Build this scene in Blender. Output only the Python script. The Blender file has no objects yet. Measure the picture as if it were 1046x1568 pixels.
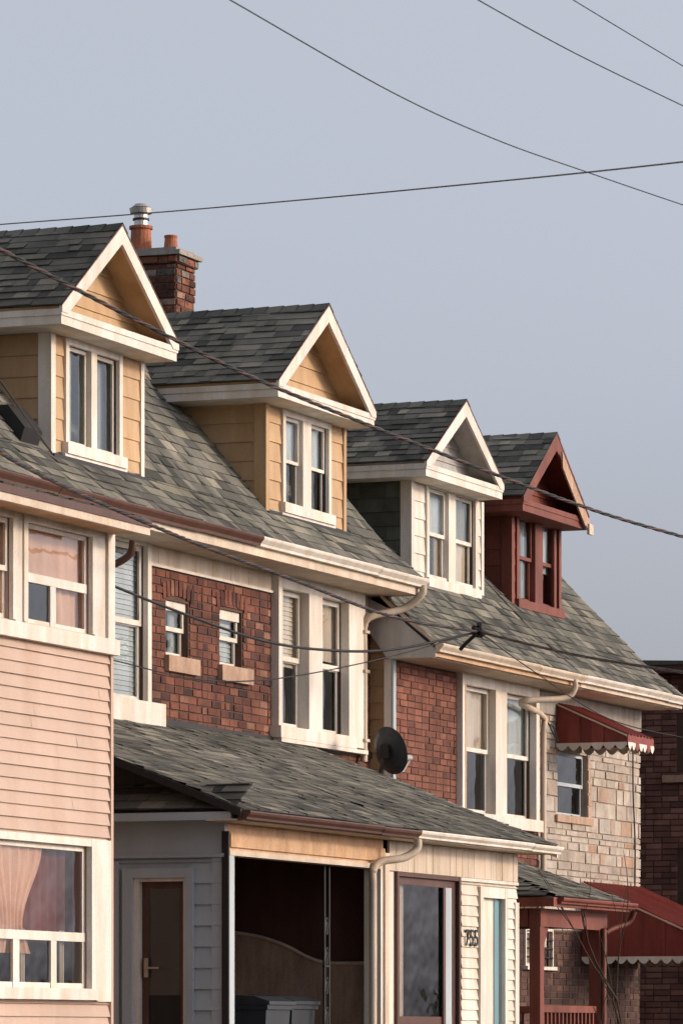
import bpy, math, random
from mathutils import Vector
random.seed(11)
# ------------------------------------------------------------------ survey helpers
# x = along the street, y = from the street into the houses, z = up (relative to eye level, ZC added on build)
ZC=1.7
FP=7390.; CX=523.; HV=1590.
TH=math.atan(2877/FP); C=math.cos(TH); S=math.sin(TH)
def X(u,y):
    t=(u-CX)/FP; return y*(C+S*t)/(S-C*t)
def YX(u,x):
    t=(u-CX)/FP; return x*(S-C*t)/(C+S*t)
def ZV(v,x,y): return (HV-v)*(C*x+S*y)/FP
def ZF(u,v,y): return ZV(v,X(u,y),y)
def W3(u,v,d):
    r=(u-CX)/FP*d
    return (C*d+S*r, S*d-C*r, (HV-v)/FP*d)
# ------------------------------------------------------------------ materials
MATS={}
def newmat(name):
    m=bpy.data.materials.new(name); m.use_nodes=True
    nt=m.node_tree; b=nt.nodes['Principled BSDF']
    return m,nt,b
def N(nt,t): return nt.nodes.new(t)
def ramp(nt,stops):
    r=nt.nodes.new('ShaderNodeValToRGB'); e=r.color_ramp.elements
    while len(e)<len(stops): e.new(0.5)
    for i,(p,c) in enumerate(stops):
        e[i].position=p; e[i].color=(c[0],c[1],c[2],1)
    return r
def surf(name,stops,rough=.8,amt=.35,nscale=3.0,bump=.15,bscale=60.,streak=True,spec=.3,metal=0,tint=(.85,.78,.68)):
    """painted / masonry surface: per-piece colour from attribute, plus weathering noise and grime tint."""
    if name in MATS: return MATS[name]
    m,nt,b=newmat(name); L=nt.links
    at=N(nt,'ShaderNodeAttribute'); at.attribute_name='rnd'
    r=ramp(nt,stops); L.new(at.outputs['Fac'],r.inputs[0])
    tc=N(nt,'ShaderNodeTexCoord')
    mp=N(nt,'ShaderNodeMapping'); mp.inputs['Scale'].default_value=(1,1,.35 if streak else 1)
    L.new(tc.outputs['Object'],mp.inputs[0])
    n1=N(nt,'ShaderNodeTexNoise'); n1.inputs['Scale'].default_value=nscale; n1.inputs['Detail'].default_value=8; n1.inputs['Roughness'].default_value=.65
    L.new(mp.outputs[0],n1.inputs['Vector'])
    n2=N(nt,'ShaderNodeTexNoise'); n2.inputs['Scale'].default_value=bscale; n2.inputs['Detail'].default_value=3
    L.new(tc.outputs['Object'],n2.inputs['Vector'])
    n3=N(nt,'ShaderNodeTexNoise'); n3.inputs['Scale'].default_value=nscale*3.1; n3.inputs['Detail'].default_value=6
    mp3=N(nt,'ShaderNodeMapping'); mp3.inputs['Scale'].default_value=(1,1,.2 if streak else 1); mp3.inputs['Location'].default_value=(3,7,1)
    L.new(tc.outputs['Object'],mp3.inputs[0]); L.new(mp3.outputs[0],n3.inputs['Vector'])
    mr=N(nt,'ShaderNodeMapRange'); mr.inputs[1].default_value=.3; mr.inputs[2].default_value=.7; mr.inputs[3].default_value=1-amt; mr.inputs[4].default_value=1+amt*.35
    L.new(n1.outputs['Fac'],mr.inputs[0])
    mr2=N(nt,'ShaderNodeMapRange'); mr2.inputs[1].default_value=.3; mr2.inputs[2].default_value=.7; mr2.inputs[3].default_value=1-amt*.4; mr2.inputs[4].default_value=1+amt*.3
    L.new(n2.outputs['Fac'],mr2.inputs[0])
    mu=N(nt,'ShaderNodeMath'); mu.operation='MULTIPLY'; L.new(mr.outputs[0],mu.inputs[0]); L.new(mr2.outputs[0],mu.inputs[1])
    mx=N(nt,'ShaderNodeVectorMath'); mx.operation='SCALE'; L.new(r.outputs[0],mx.inputs[0]); L.new(mu.outputs[0],mx.inputs['Scale'])
    rg=ramp(nt,[(.42,(1,1,1)),(.72,tint)]); L.new(n3.outputs['Fac'],rg.inputs[0])
    mm=N(nt,'ShaderNodeVectorMath'); mm.operation='MULTIPLY'; L.new(mx.outputs[0],mm.inputs[0]); L.new(rg.outputs[0],mm.inputs[1])
    L.new(mm.outputs[0],b.inputs['Base Color'])
    b.inputs['Roughness'].default_value=rough; b.inputs['Specular IOR Level'].default_value=spec; b.inputs['Metallic'].default_value=metal
    bp=N(nt,'ShaderNodeBump'); bp.inputs['Strength'].default_value=bump; bp.inputs['Distance'].default_value=.01
    L.new(n2.outputs['Fac'],bp.inputs['Height']); L.new(bp.outputs[0],b.inputs['Normal'])
    MATS[name]=m; return m
def var(c,k=.12):
    return [(0,[x*(1-k) for x in c]),(1,[x*(1+k) for x in c])]
M={}
M['white']=surf('white_paint',var((.70,.645,.58),.04),.6,.2,2.2,.05)
M['cream']=surf('cream_paint',var((.60,.50,.40),.05),.65,.26,2.5,.05)
M['tan']=surf('tan_wood',var((.55,.35,.21),.1),.7,.3,4,.1)
M['yellow']=surf('yellow_siding',var((.475,.315,.175),.06),.6,.18,2.0,.05)
M['yellowd']=surf('ochre_siding',var((.42,.28,.15),.07),.6,.2,2.0,.05)
M['pink']=surf('pink_siding',var((.50,.365,.29),.03),.55,.13,1.2,.04,tint=(.92,.88,.83))
M['bluegrey']=surf('bluegrey_shade_paint',var((.40,.445,.475),.04),.55,.14,1.6,.04,tint=(.9,.9,.88))  # blue-grey carries the shade of the porch's white side wall
M['teal']=surf('teal_paint',var((.17,.31,.37),.04),.5,.14,1.6,.04)
M['whitesiding']=surf('white_siding',var((.69,.63,.55),.04),.55,.16,2,.04)
M['grey']=surf('grey_cladding',var((.40,.39,.38),.06),.5,.2,3,.05)
M['brown']=surf('brown_metal',var((.10,.048,.037),.1),.45,.25,4,.05)
M['black']=surf('black_metal',var((.020,.019,.020),.1),.5,.2,4,.05)
M['red']=surf('dark_red_paint',var((.195,.055,.038),.12),.6,.38,4,.1)
M['awnred']=surf('awning_red',[(0,(.20,.035,.03)),(1,(.26,.05,.04))],.5,.28,3,.05)
M['drapered']=surf('dark_red_drape',var((.17,.045,.04),.1),.9,.25,3,.05)
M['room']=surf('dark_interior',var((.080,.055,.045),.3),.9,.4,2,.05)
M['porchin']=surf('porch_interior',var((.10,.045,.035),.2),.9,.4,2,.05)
M['mortar']=surf('mortar',var((.115,.07,.055),.1),.95,.3,6,.3)
M['mortarl']=surf('stone_mortar',var((.36,.30,.25),.1),.95,.3,6,.3)
M['concrete']=surf('concrete',var((.34,.31,.28),.1),.9,.3,5,.3)
M['sill']=surf('sandstone_sill',var((.45,.31,.23),.1),.9,.35,6,.3)
M['clay']=surf('clay_pot',var((.40,.145,.08),.1),.8,.4,6,.2)
M['galv']=surf('galvanised_metal',var((.55,.53,.50),.1),.35,.2,6,.05,metal=.6)
M['brick']=surf('red_brick',[(0,(.070,.038,.034)),(.22,(.125,.050,.038)),(.6,(.19,.070,.047)),(.88,(.235,.09,.057)),(1,(.30,.155,.105))],.9,.5,2.0,.5,90,False,tint=(.62,.6,.6))
M['brickc']=surf('orange_red_brick',[(0,(.135,.052,.040)),(.5,(.205,.078,.053)),(1,(.26,.105,.070))],.9,.45,1.6,.4,90,False,tint=(.7,.68,.68))
M['brickd']=surf('brown_shade_brick',[(0,(.050,.028,.025)),(.5,(.085,.045,.038)),(1,(.13,.07,.056))],.9,.4,2.5,.4,90,False)  # dark tone holds the shade on the right pair's ground floor
M['bricke']=surf('maroon_brick',[(0,(.14,.070,.058)),(.5,(.225,.112,.090)),(1,(.32,.17,.135))],.9,.4,2.5,.4,90,False)
M['brickch']=surf('chimney_brick',[(0,(.09,.04,.03)),(.4,(.22,.08,.05)),(.60,(.30,.12,.07)),(.74,(.38,.31,.26)),(1,(.14,.12,.10))],.95,.6,5,.6,70,False,tint=(.5,.5,.5))
M['stone']=surf('cut_stone',[(0,(.33,.28,.24)),(.3,(.43,.37,.32)),(.6,(.50,.44,.38)),(.85,(.39,.35,.31)),(.94,(.41,.27,.20)),(1,(.43,.30,.22))],.9,.35,3,.5,60,False)
M['shingle']=surf('asphalt_shingle',[(0,(.070,.068,.063)),(.22,(.115,.112,.100)),(.5,(.180,.174,.150)),(.78,(.235,.220,.180)),(1,(.35,.31,.245))],.95,.48,1.0,.6,90,False,tint=(.66,.72,.67))
M['shingleg']=surf('green_shingle',[(0,(.075,.082,.068)),(1,(.13,.135,.11))],.95,.3,3,.4,120,False)
M['underlay']=surf('roof_underlay',var((.06,.06,.054)),.95)
M['curtain']=surf('peach_curtain',var((.64,.41,.31),.1),.9,.18,3,.05)
M['blind']=surf('cream_blind',var((.58,.50,.42),.06),.9,.22,2,.05)
M['blindg']=surf('grey_blind',var((.50,.55,.57),.06),.9,.28,2,.05)
M['bin']=surf('bin_plastic',var((.035,.042,.052),.1),.45,.15,3,.05)
M['bark']=surf('bark',var((.09,.065,.05),.2),.95,.4,9,.5)
M['wood']=surf('weathered_wood',var((.20,.14,.10),.2),.9,.4,6,.3)
def glassmat():
    m,nt,b=newmat('window_glass'); L=nt.links; nt.nodes.remove(b)
    out=[n for n in nt.nodes if n.type=='OUTPUT_MATERIAL'][0]
    tr=N(nt,'ShaderNodeBsdfTransparent'); tr.inputs[0].default_value=(.90,.92,.92,1)
    gl=N(nt,'ShaderNodeBsdfGlossy'); gl.inputs['Roughness'].default_value=.03; gl.inputs['Color'].default_value=(.85,.90,.94,1)
    fr=N(nt,'ShaderNodeFresnel'); fr.inputs['IOR'].default_value=1.7
    tc=N(nt,'ShaderNodeTexCoord'); no=N(nt,'ShaderNodeTexNoise'); no.inputs['Scale'].default_value=2.5
    L.new(tc.outputs['Object'],no.inputs['Vector'])
    bp=N(nt,'ShaderNodeBump'); bp.inputs['Strength'].default_value=.45; bp.inputs['Distance'].default_value=.02
    L.new(no.outputs['Fac'],bp.inputs['Height']); L.new(bp.outputs[0],gl.inputs['Normal'])
    mx=N(nt,'ShaderNodeMixShader'); L.new(fr.outputs[0],mx.inputs[0]); L.new(tr.outputs[0],mx.inputs[1]); L.new(gl.outputs[0],mx.inputs[2])
    L.new(mx.outputs[0],out.inputs[0]); return m
M['glass']=glassmat()
# ------------------------------------------------------------------ mesh builder
def front(Y): return lambda a,d,z:(a,Y-d,z)
def side(Xc): return lambda a,d,z:(Xc-d,a,z)
class MB:
    def __init__(s,name,mat): s.name=name; s.mat=mat; s.v=[]; s.f=[]; s.r=[]
    def face(s,pts,r=None):
        i=len(s.v); s.v+= [tuple(p) for p in pts]; s.f.append(tuple(range(i,i+len(pts)))); s.r.append(random.random() if r is None else r)
    def box(s,fr,a0,a1,d0,d1,z0,z1,r=None):
        r=random.random() if r is None else r
        P=[fr(a,d,z) for z in (z0,z1) for d in (d0,d1) for a in (a0,a1)]
        for q in ((0,1,3,2),(4,6,7,5),(0,4,5,1),(2,3,7,6),(0,2,6,4),(1,5,7,3)): s.face([P[k] for k in q],r)
    def ext(s,fr,pts,d0,d1,r=None):
        r=random.random() if r is None else r
        A=[fr(a,d0,z) for a,z in pts]; B=[fr(a,d1,z) for a,z in pts]
        s.face(A,r); s.face(B[::-1],r); n=len(pts)
        for i in range(n): j=(i+1)%n; s.face([A[i],A[j],B[j],B[i]],r)
    def cyl(s,c,r0,r1,h,n=16,r=None):
        r=random.random() if r is None else r
        b=[(c[0]+r0*math.cos(2*math.pi*i/n),c[1]+r0*math.sin(2*math.pi*i/n),c[2]) for i in range(n)]
        t=[(c[0]+r1*math.cos(2*math.pi*i/n),c[1]+r1*math.sin(2*math.pi*i/n),c[2]+h) for i in range(n)]
        for i in range(n): j=(i+1)%n; s.face([b[i],b[j],t[j],t[i]],r)
        s.face(t,r); s.face(b[::-1],r)
    def build(s,parent=None):
        me=bpy.data.meshes.new(s.name); me.from_pydata([(p[0],p[1],p[2]+ZC) for p in s.v],[],s.f)
        at=me.attributes.new('rnd','FLOAT','FACE'); at.data.foreach_set('value',s.r)
        me.materials.append(s.mat); me.update()
        o=bpy.data.objects.new(s.name,me); bpy.context.collection.objects.link(o)
        if parent: o.parent=parent
        return o
class G:
    def __init__(s,name):
        s.e=bpy.data.objects.new(name,None); bpy.context.collection.objects.link(s.e); s.p={}
    def __call__(s,part,mat):
        k=(part,mat)
        if k not in s.p: s.p[k]=MB(part,M[mat])
        return s.p[k]
    def done(s):
        for m in s.p.values():
            if m.f: m.build(s.e)
def tube(name,pts,r,mat,parent=None):
    cu=bpy.data.curves.new(name,'CURVE'); cu.dimensions='3D'; cu.bevel_depth=r; cu.bevel_resolution=2; cu.use_fill_caps=True
    sp=cu.splines.new('POLY'); sp.points.add(len(pts)-1)
    for i,p in enumerate(pts): sp.points[i].co=(p[0],p[1],p[2]+ZC,1)
    cu.materials.append(M[mat]); o=bpy.data.objects.new(name,cu); bpy.context.collection.objects.link(o)
    if parent: o.parent=parent
    return o
def catmull(P,n=14):
    P=[Vector(p) for p in P]; Q=[P[0]*2-P[1]]+P+[P[-1]*2-P[-2]]; out=[]
    for i in range(1,len(Q)-2):
        for k in range(n):
            t=k/n; a,b,c,d=Q[i-1],Q[i],Q[i+1],Q[i+2]
            out.append(.5*((2*b)+(c-a)*t+(2*a-5*b+4*c-d)*t*t+(3*b-a-3*c+d)*t**3))
    out.append(P[-1]); return out
# ------------------------------------------------------------------ wall systems
def sub(a0,a1,ints):
    segs=[(a0,a1)]
    for h0,h1 in ints:
        n=[]
        for s0,s1 in segs:
            if h1<=s0 or h0>=s1: n.append((s0,s1)); continue
            if h0>s0: n.append((s0,h0))
            if h1<s1: n.append((h1,s1))
        segs=n
    return [s for s in segs if s[1]-s[0]>.004]
def wall(mb,fr,a0,a1,z0,z1,holes=(),rev=.12,d=0):
    zs=sorted({z0,z1,*[min(max(h[2],z0),z1) for h in holes],*[min(max(h[3],z0),z1) for h in holes]})
    for q0,q1 in zip(zs,zs[1:]):
        if q1-q0<1e-5: continue
        zm=(q0+q1)/2
        for s0,s1 in sub(a0,a1,[(h[0],h[1]) for h in holes if h[2]<zm<h[3]]):
            mb.face([fr(s0,d,q0),fr(s1,d,q0),fr(s1,d,q1),fr(s0,d,q1)],.5)
    for h in holes:
        b0,b1,c0,c1=h[:4]
        for (p,q) in (((b0,c0),(b1,c0)),((b1,c0),(b1,c1)),((b1,c1),(b0,c1)),((b0,c1),(b0,c0))):
            mb.face([fr(p[0],d,p[1]),fr(q[0],d,q[1]),fr(q[0],d-rev,q[1]),fr(p[0],d-rev,p[1])],.5)
def lap(mb,fr,a0,a1,z0,z1,e,holes=(),th=.016,clip=None,seg=3.0):
    z=z0
    while z<z1-.005:
        t=min(z+e,z1); zm=(z+t)/2
        if clip:
            (b0,b1),(c0,c1)=clip(z),clip(t); r=random.random()
            if c1<c0: c0=c1=(c0+c1)/2
            if b1>b0:
                mb.face([fr(b0,th,z),fr(b1,th,z),fr(c1,.002,t),fr(c0,.002,t)],r); mb.face([fr(b0,th,z),fr(b1,th,z),fr(b1,0,z+.001),fr(b0,0,z+.001)],r)
            z+=e; continue
        for s0,s1 in sub(a0,a1,[(h[0],h[1]) for h in holes if h[2]<zm<h[3]]):
            a=s0-random.random()*seg*.8
            while a<s1:
                b=a+seg; p=max(a,s0); q=min(b,s1)
                if q-p>.01:
                    r=random.random(); w=random.uniform(-.003,.002); w2=random.uniform(-.003,.002)
                    mb.face([fr(p,th+w,z),fr(q,th+w2,z),fr(q,.002,t),fr(p,.002,t)],r)
                    mb.face([fr(p,th+w,z),fr(q,th+w2,z),fr(q,0,z+.001),fr(p,0,z+.001)],r)
                a=b+.004
        z+=e
def blocks(mb,fr,a0,a1,z0,z1,holes=(),bw=.215,bh=.075,m=.010,rand=False,dd=.012,jit=.004):
    z=z0; row=0
    while z<z1-.01:
        h=bh*random.choice((.7,1,1.0,1.4,1.9)) if rand else bh
        t=min(z+h,z1); zm=(z+t)/2
        for s0,s1 in sub(a0,a1,[(q[0],q[1]) for q in holes if q[2]<zm<q[3]]):
            off=(row%2)*bw/2 if not rand else random.random()*bw
            a=a0-off
            while a<s1:
                w=bw*random.uniform(.6,1.9) if rand else bw*random.choice((1,1,1,1,.5) )
                p=max(a+m/2,s0); q=min(a+w-m/2,s1)
                if q-p>.02:
                    r=random.random(); d=dd+random.uniform(-jit,jit); c=.003
                    j=[random.uniform(-.0015,.0015) for _ in range(4)]
                    A=[fr(p,-.005,z+m/2),fr(q,-.005,z+m/2),fr(q,-.005,t-m/2),fr(p,-.005,t-m/2)]
                    B=[fr(p+c,d,z+m/2+c+j[0]),fr(q-c,d,z+m/2+c+j[1]),fr(q-c,d,t-m/2-c+j[2]),fr(p+c,d,t-m/2-c+j[3])]
                    mb.face(B,r)
                    for i in range(4): k=(i+1)%4; mb.face([A[i],A[k],B[k],B[i]],r)
                a+=w
        z+=h; row+=1
def shingles(mb,O,U,V,W,L,e=.135,clip=None,lift=.012,wob=.006):
    O=Vector(O);U=Vector(U).normalized();V=Vector(V).normalized();n=U.cross(V)
    if n.z<0:n=-n
    def wb(a,v): return n*(wob*(1+.5*math.sin(a*1.9+O.x)+.5*math.sin(a*.8+v*2.3)+.35*math.sin(v*4.1+a*3.3)))
    i=0
    while i*e<L-.005:
        v0=i*e; v1=min(v0+e+.012,L); lo,hi=(0,W) if clip is None else clip((v0+v1)/2)
        a=-random.random()*.3
        base=random.uniform(-.06,.06)
        while a<W:
            w=random.choice((.10,.13,.17,.17,.22,.30)); p=max(a,lo); q=min(a+w,hi)
            if q-p>.005:
                t=random.choice((.006,.009,.016)); r=min(1,max(0,random.gauss(.47,.27)+base)); s=random.uniform(-.006,.004)
                A=O+U*p+V*(v0+s)+n*(lift+t)+wb(p,v0); B=O+U*q+V*(v0+s)+n*(lift+t)+wb(q,v0); Cc=O+U*q+V*v1+n*(lift+.001)+wb(q,v1); D=O+U*p+V*v1+n*(lift+.001)+wb(p,v1)
                mb.face([A,B,Cc,D],r); mb.face([A,B,B-n*(t+.004),A-n*(t+.004)],r*.25)
            a+=w
        i+=1
def roofprofile(g,prof,x0,x1):
    """prof: (y,z) points eave->ridge; deck slab below and laminated shingles on top."""
    for (y0,z0),(y1,z1) in zip(prof,prof[1:]):
        L=math.hypot(y1-y0,z1-z0)
        shingles(g('shingles','shingle'),(x0,y0,z0),(1,0,0),(0,y1-y0,z1-z0),x1-x0,L)
    low=[(y,z-.04) for y,z in prof]
    g('roof_deck','underlay').ext(side(x0),prof+low[::-1],0,-(x1-x0))
def gutter(g,mat,x0,x1,y,z,sz=.09):
    x=x0; k=0
    while x<x1-.01:
        b=min(x+3.1,x1); dz=-.006*(k%2); k+=1
        g('gutter',mat).ext(side(x),[(y,z+dz),(y-sz,z+dz),(y-sz-.006,z-.012+dz),(y-sz,z-.03+dz),(y-sz*.62,z-sz*.75+dz),(y-sz*.58,z-sz+dz),(y,z-sz+dz)],0,-(b-x-.004)); x=b
def curtain(mb,fr,a0,a1,z0,z1,d,folds=9,amp=.012):
    n=folds*6; pts=[(a0+(a1-a0)*i/n, d+amp*math.sin(i/6*2*math.pi)+amp*.5*math.sin(i*.9)) for i in range(n+1)]
    for (a,p),(b,q) in zip(pts,pts[1:]): mb.face([fr(a,p,z0),fr(b,q,z0),fr(b,q,z1),fr(a,p,z1)],.5)
def slatblind(mb,fr,a0,a1,z0,z1,d):
    z=z0
    while z<z1: mb.face([fr(a0,d+.008,z),fr(a1,d+.008,z),fr(a1,d-.004,z+.045),fr(a0,d-.004,z+.045)],random.random()); z+=.046
def window(g,fr,a0,a1,z0,z1,n=1,mull=.12,hung=True,trim='white',cw=.08,sill=.1,curt=None,proud=.035,sw=.04,split=.5,head=None,sash=None,rec=.0,rx=(.1,.9)):
    T=g('window_trim',trim); SS=g('window_sash',sash or trim)
    hd=cw if head is None else head
    if cw>0:
        T.box(fr,a0-cw,a0,-.01,proud,z0-.001,z1+hd); T.box(fr,a1,a1+cw,-.01,proud,z0-.001,z1+hd)
    if hd>0: T.box(fr,a0+.0005,a1-.0005,-.01,proud-.003,z1,z1+hd-.002)
    if sill>0: T.box(fr,a0-cw-.03,a1+cw+.03,-.01,proud+.035,z0-sill,z0-.002)
    w=(a1-a0-mull*(n-1))/n
    for i in range(n):
        p=a0+i*(w+mull); q=p+w
        if i<n-1: T.box(fr,q,q+mull,-.10,proud-.006,z0,z1)
        zm=z0+(z1-z0)*split
        sashes=[(zm-.02,z1,-.012-rec),(z0,zm+.02,-.036-rec)] if hung else [(z0,z1,-.02-rec)]
        for (c0,c1,d) in sashes:
            SS.box(fr,p+.001,p+sw,d-.022,d,c0,c1); SS.box(fr,q-sw,q-.001,d-.022,d,c0,c1)
            SS.box(fr,p+sw,q-sw,d-.022,d-.001,c0,c0+sw); SS.box(fr,p+sw,q-sw,d-.022,d-.001,c1-sw,c1)
            g('window_glass','glass').face([fr(p+sw,d-.010,c0+sw),fr(q-sw,d-.010,c0+sw),fr(q-sw,d-.010,c1-sw),fr(p+sw,d-.010,c1-sw)])
        if curt:
            for k in (curt[i%len(curt)] if isinstance(curt[i%len(curt)],list) else [curt[i%len(curt)]]):
                if not k: continue
                kind,mat,f=k
                dd=-.075-rec
                if kind=='shade': curtain(g('window_blind',mat),fr,p+.005,q-.005,z1-(z1-z0)*f,z1,dd,5,.003)
                if kind=='slat': slatblind(g('window_blind',mat),fr,p+.005,q-.005,z1-(z1-z0)*f,z1,dd)
                if kind=='drape': curtain(g('window_curtain',mat),fr,p,p+(q-p)*f,z0,z1,dd-.012,6,.010)
                if kind=='draper': curtain(g('window_curtain',mat),fr,q-(q-p)*f,q+.1,z0,z1,dd-.055,6,.010)
                if kind=='drape2':
                    curtain(g('window_curtain',mat),fr,p,p+(q-p)*f,z0,z1,dd-.012,5,.010); curtain(g('window_curtain',mat),fr,q-(q-p)*f,q,z0,z1,dd-.014,5,.010)
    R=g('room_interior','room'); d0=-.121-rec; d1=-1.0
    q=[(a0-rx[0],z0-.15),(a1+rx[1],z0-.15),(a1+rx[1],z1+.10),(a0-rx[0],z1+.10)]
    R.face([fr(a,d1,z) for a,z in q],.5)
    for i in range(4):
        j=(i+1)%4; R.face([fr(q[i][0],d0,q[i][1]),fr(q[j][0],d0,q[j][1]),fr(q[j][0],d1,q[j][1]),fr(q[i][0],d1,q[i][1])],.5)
# ------------------------------------------------------------------ dormer
def dormer(g,xc,half,yf,yw,yb,zr,ze,wl,wr,zb,win,trim='white',sidekind='yellow',sidemat=None,rake=.13,corn=.13,frontmat=None,tymp=None,corner=None):
    rise=zr-ze; L=math.hypot(half,rise); SH=g('dormer_shingles','shingle')
    shingles(SH,(xc-half-.02,yf-.03,ze-.012),(0,1,0),(half,0,rise),yb-yf+.03,L+.02,.13)
    shingles(SH,(xc+half+.02,yf-.03,ze-.012),(0,1,0),(-half,0,rise),yb-yf+.03,L+.02,.13)
    a=yf-.035
    while a<yb:
        r=min(1,max(0,random.gauss(.4,.15))); b=a+.16
        for sgn in (-1,1): SH.face([(xc,a,zr+.040),(xc,b,zr+.032),(xc+sgn*.12,b,zr+.034-.12*rise/half),(xc+sgn*.12,a,zr+.040-.12*rise/half)],r)
        a=b
    fr=front(yw); sl=rise/half
    D=g('dormer_soffit',tymp or sidemat or 'yellow')
    for sg in (-1,1):
        D.ext(front(0),[(xc+sg*half,ze-.006),(xc,zr-.006),(xc,zr-.05),(xc+sg*(half-.02),ze-.045)],-(yf+.002),-yb)
        R=g('dormer_rake',trim)
        R.ext(front(0),[(xc+sg*(half+.015),ze+.005),(xc,zr+.012),(xc,zr-rake*1.15),(xc+sg*(half-.11),ze-.06),(xc+sg*(half+.015),ze-.06)],-(yf-.03),-(yf+.0))
    g('drip_edge','brown').ext(front(0),[(xc+half+.03,ze+.0),(xc,zr+.03),(xc-half-.03,ze+.0),(xc-half-.03,ze-.012),(xc,zr+.012),(xc+half+.03,ze-.012)],-(yf-.034),-(yf-.03+.01))
    Cn=g('dormer_cornice',trim)
    Cn.box(front(0),xc-half,xc+half,-(yb),-(yf-.012),ze-.03-corn,ze-.035)
    Cn.box(front(0),xc-half-.012,xc+half+.012,-(yb),-(yf-.022),ze-.03-corn*.42,ze-.03)
    T=g('dormer_gable',tymp or sidemat or 'yellow')
    lap(T,front(yw-.02),0,0,ze-.03,zr-.03,.17,clip=lambda z:(xc-(zr-z)/sl+.035,xc+(zr-z)/sl-.035))
    zt=ze-.03-corn
    sm=sidemat or 'yellow'
    if sidekind=='shingle':
        mb=g('dormer_side',sm); z=zb-.3
        while z<zt:
            a=yw-random.random()*.3
            while a<yb:
                w=random.uniform(.15,.32); p=max(a,yw); r=random.random()
                if a+w>yw: mb.face([(wl-.016,p,z),(wl-.016,a+w-.004,z),(wl-.002,a+w-.004,min(z+.15,zt)),(wl-.002,p,min(z+.15,zt))],r); mb.face([(wl-.016,p,z),(wl-.016,a+w,z),(wl,a+w,z),(wl,p,z)],0)
                a+=w
            z+=.15
        wall(g('dormer_wall','underlay'),side(wl),yw,yb,zb-.3,zt)
    else: lap(g('dormer_side',sm),side(wl),yw,yb,zb-.25,zt,.185)
    lap(g('dormer_side',sm),lambda a,d,z:(wr+d,a,z),yw,yb,zb-.25,zt,.185)
    a0,a1,z0,z1=win['a0'],win['a1'],win['z0'],win['z1']
    lap(g('dormer_front',frontmat or sm),fr,wl,wr,zb-.05,zt,.185,[(a0,a1,z0,z1)])
    wall(g('dormer_wall','underlay'),front(yw+.002),wl,wr,zb-.3,zt,[(a0,a1,z0,z1)])
    cb=g('corner_board',corner or trim)
    cb.box(fr,wl-.022,wl+.07,0,.026,zb-.02,zt); cb.box(side(wl),yw+.001,yw+.10,0,.0215,zb-.1,zt-.001)
    cb.box(fr,wr-.05,wr+.022,0,.025,zb-.02,zt)
    g('dormer_base',trim).box(fr,a0-.12,a1+.14,0,.05,zb-.0,z0-.10)
    k=dict(win); [k.pop(q) for q in ('a0','a1','z0','z1')]
    k.setdefault('rx',(.05,max(.05,wr-a1-.03)))
    window(g,fr,a0,a1,z0,z1,trim=k.pop('trim',trim),**k)
    g('flashing','black').box(fr,wl-.04,wr+.04,-.02,.065,zb-.05,zb-.0)

# ================================================================== HOUSES
YB=17.6; YC=17.36
XAB=X(385,17.1)        # party line of the left pair
XBC=46.0
profB=[(17.06,4.675),(17.5,5.06),(19.2,7.10)]
A=G('brick_row_house'); B=G('brick_row_house'); Cc=G('brick_row_house'); D=G('stone_row_house'); E=G('brick_house'); SR=G('siding_house')
roofprofile(A,profB,34.0,XAB); roofprofile(B,profB,XAB+.001,XBC+.06); roofprofile(SR,profB,28.,33.995)
for g,x0,x1 in ((SR,28.,33.99),(A,34.,XAB),(B,XAB,XBC+.06)):
    g('rear_roof','shingle').face([(x0,19.2,7.1),(x1,19.2,7.1),(x1,21.6,4.5),(x0,21.6,4.5)],.4)
    g('ridge_cap','shingle').ext(side(x0),[(19.05,6.98),(19.2,7.15),(19.35,6.98),(19.35,6.93),(19.2,7.1),(19.05,6.93)],0,-(x1-x0))
for g,x0,x1,m in ((A,34.,XAB,'brown'),(B,XAB,XBC+.06,'white')):
    gutter(g,m,x0,x1-.004,17.06,4.675)
    g('fascia','cream').box(front(0),x0,x1-.002,-17.10,-17.062,4.50,4.66)
    g('soffit','cream').box(front(0),x0,x1-.002,-YB,-17.102,4.50,4.525)
w1=(X(160,YB)-.6,X(219,YB),3.05,ZF(225,838,YB))
s1=(X(254,YB),X(288,YB),ZF(254,1003,YB),ZF(254,918,YB))
s2=(X(336,YB),X(370,YB),ZF(336,1018,YB),ZF(336,932,YB))
bw=(X(420,YB),X(522,YB),ZF(420,1112,YB),ZF(420,900,YB))
frB=front(YB)
ztop=4.50
for g,x0,x1,hs in ((A,34.7,XAB,[w1,s1]),(B,XAB,XBC,[s2,bw])):
    wall(g('wall_backing','mortar'),frB,x0,x1,-1.7,ztop,hs)
    blocks(g('brick_wall','brick'),frB,x0,x1,2.5,4.34,[(h[0]-.02,h[1]+.02,h[2]-.02,h[3]+.02) for h in hs])
    blocks(g('brick_wall_lower','brick'),frB,x0,x1,-.7,1.9)
def frieze(g,x0,x1):
    a=x0
    while a<x1:
        b=min(a+.22,x1); g('frieze','cream').box(frB,a+.002,b-.002,.0,.02+random.uniform(0,.003),4.33,4.497); a=b
    g('frieze_cap','white').box(frB,x0,x1,.0,.035,4.31,4.335)
frieze(A,w1[1]+.09,XAB); frieze(B,XAB,bw[0]-.1); frieze(B,bw[1]+.3,XBC)
window(A,frB,*w1,n=1,trim='white',cw=.085,sill=.0,curt=[('slat','blindg',1.0)],proud=.05,sw=.05)
A('window_ledge','white').box(frB,w1[0]-.1,w1[1]+.16,0,.16,2.82,3.04)
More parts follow.
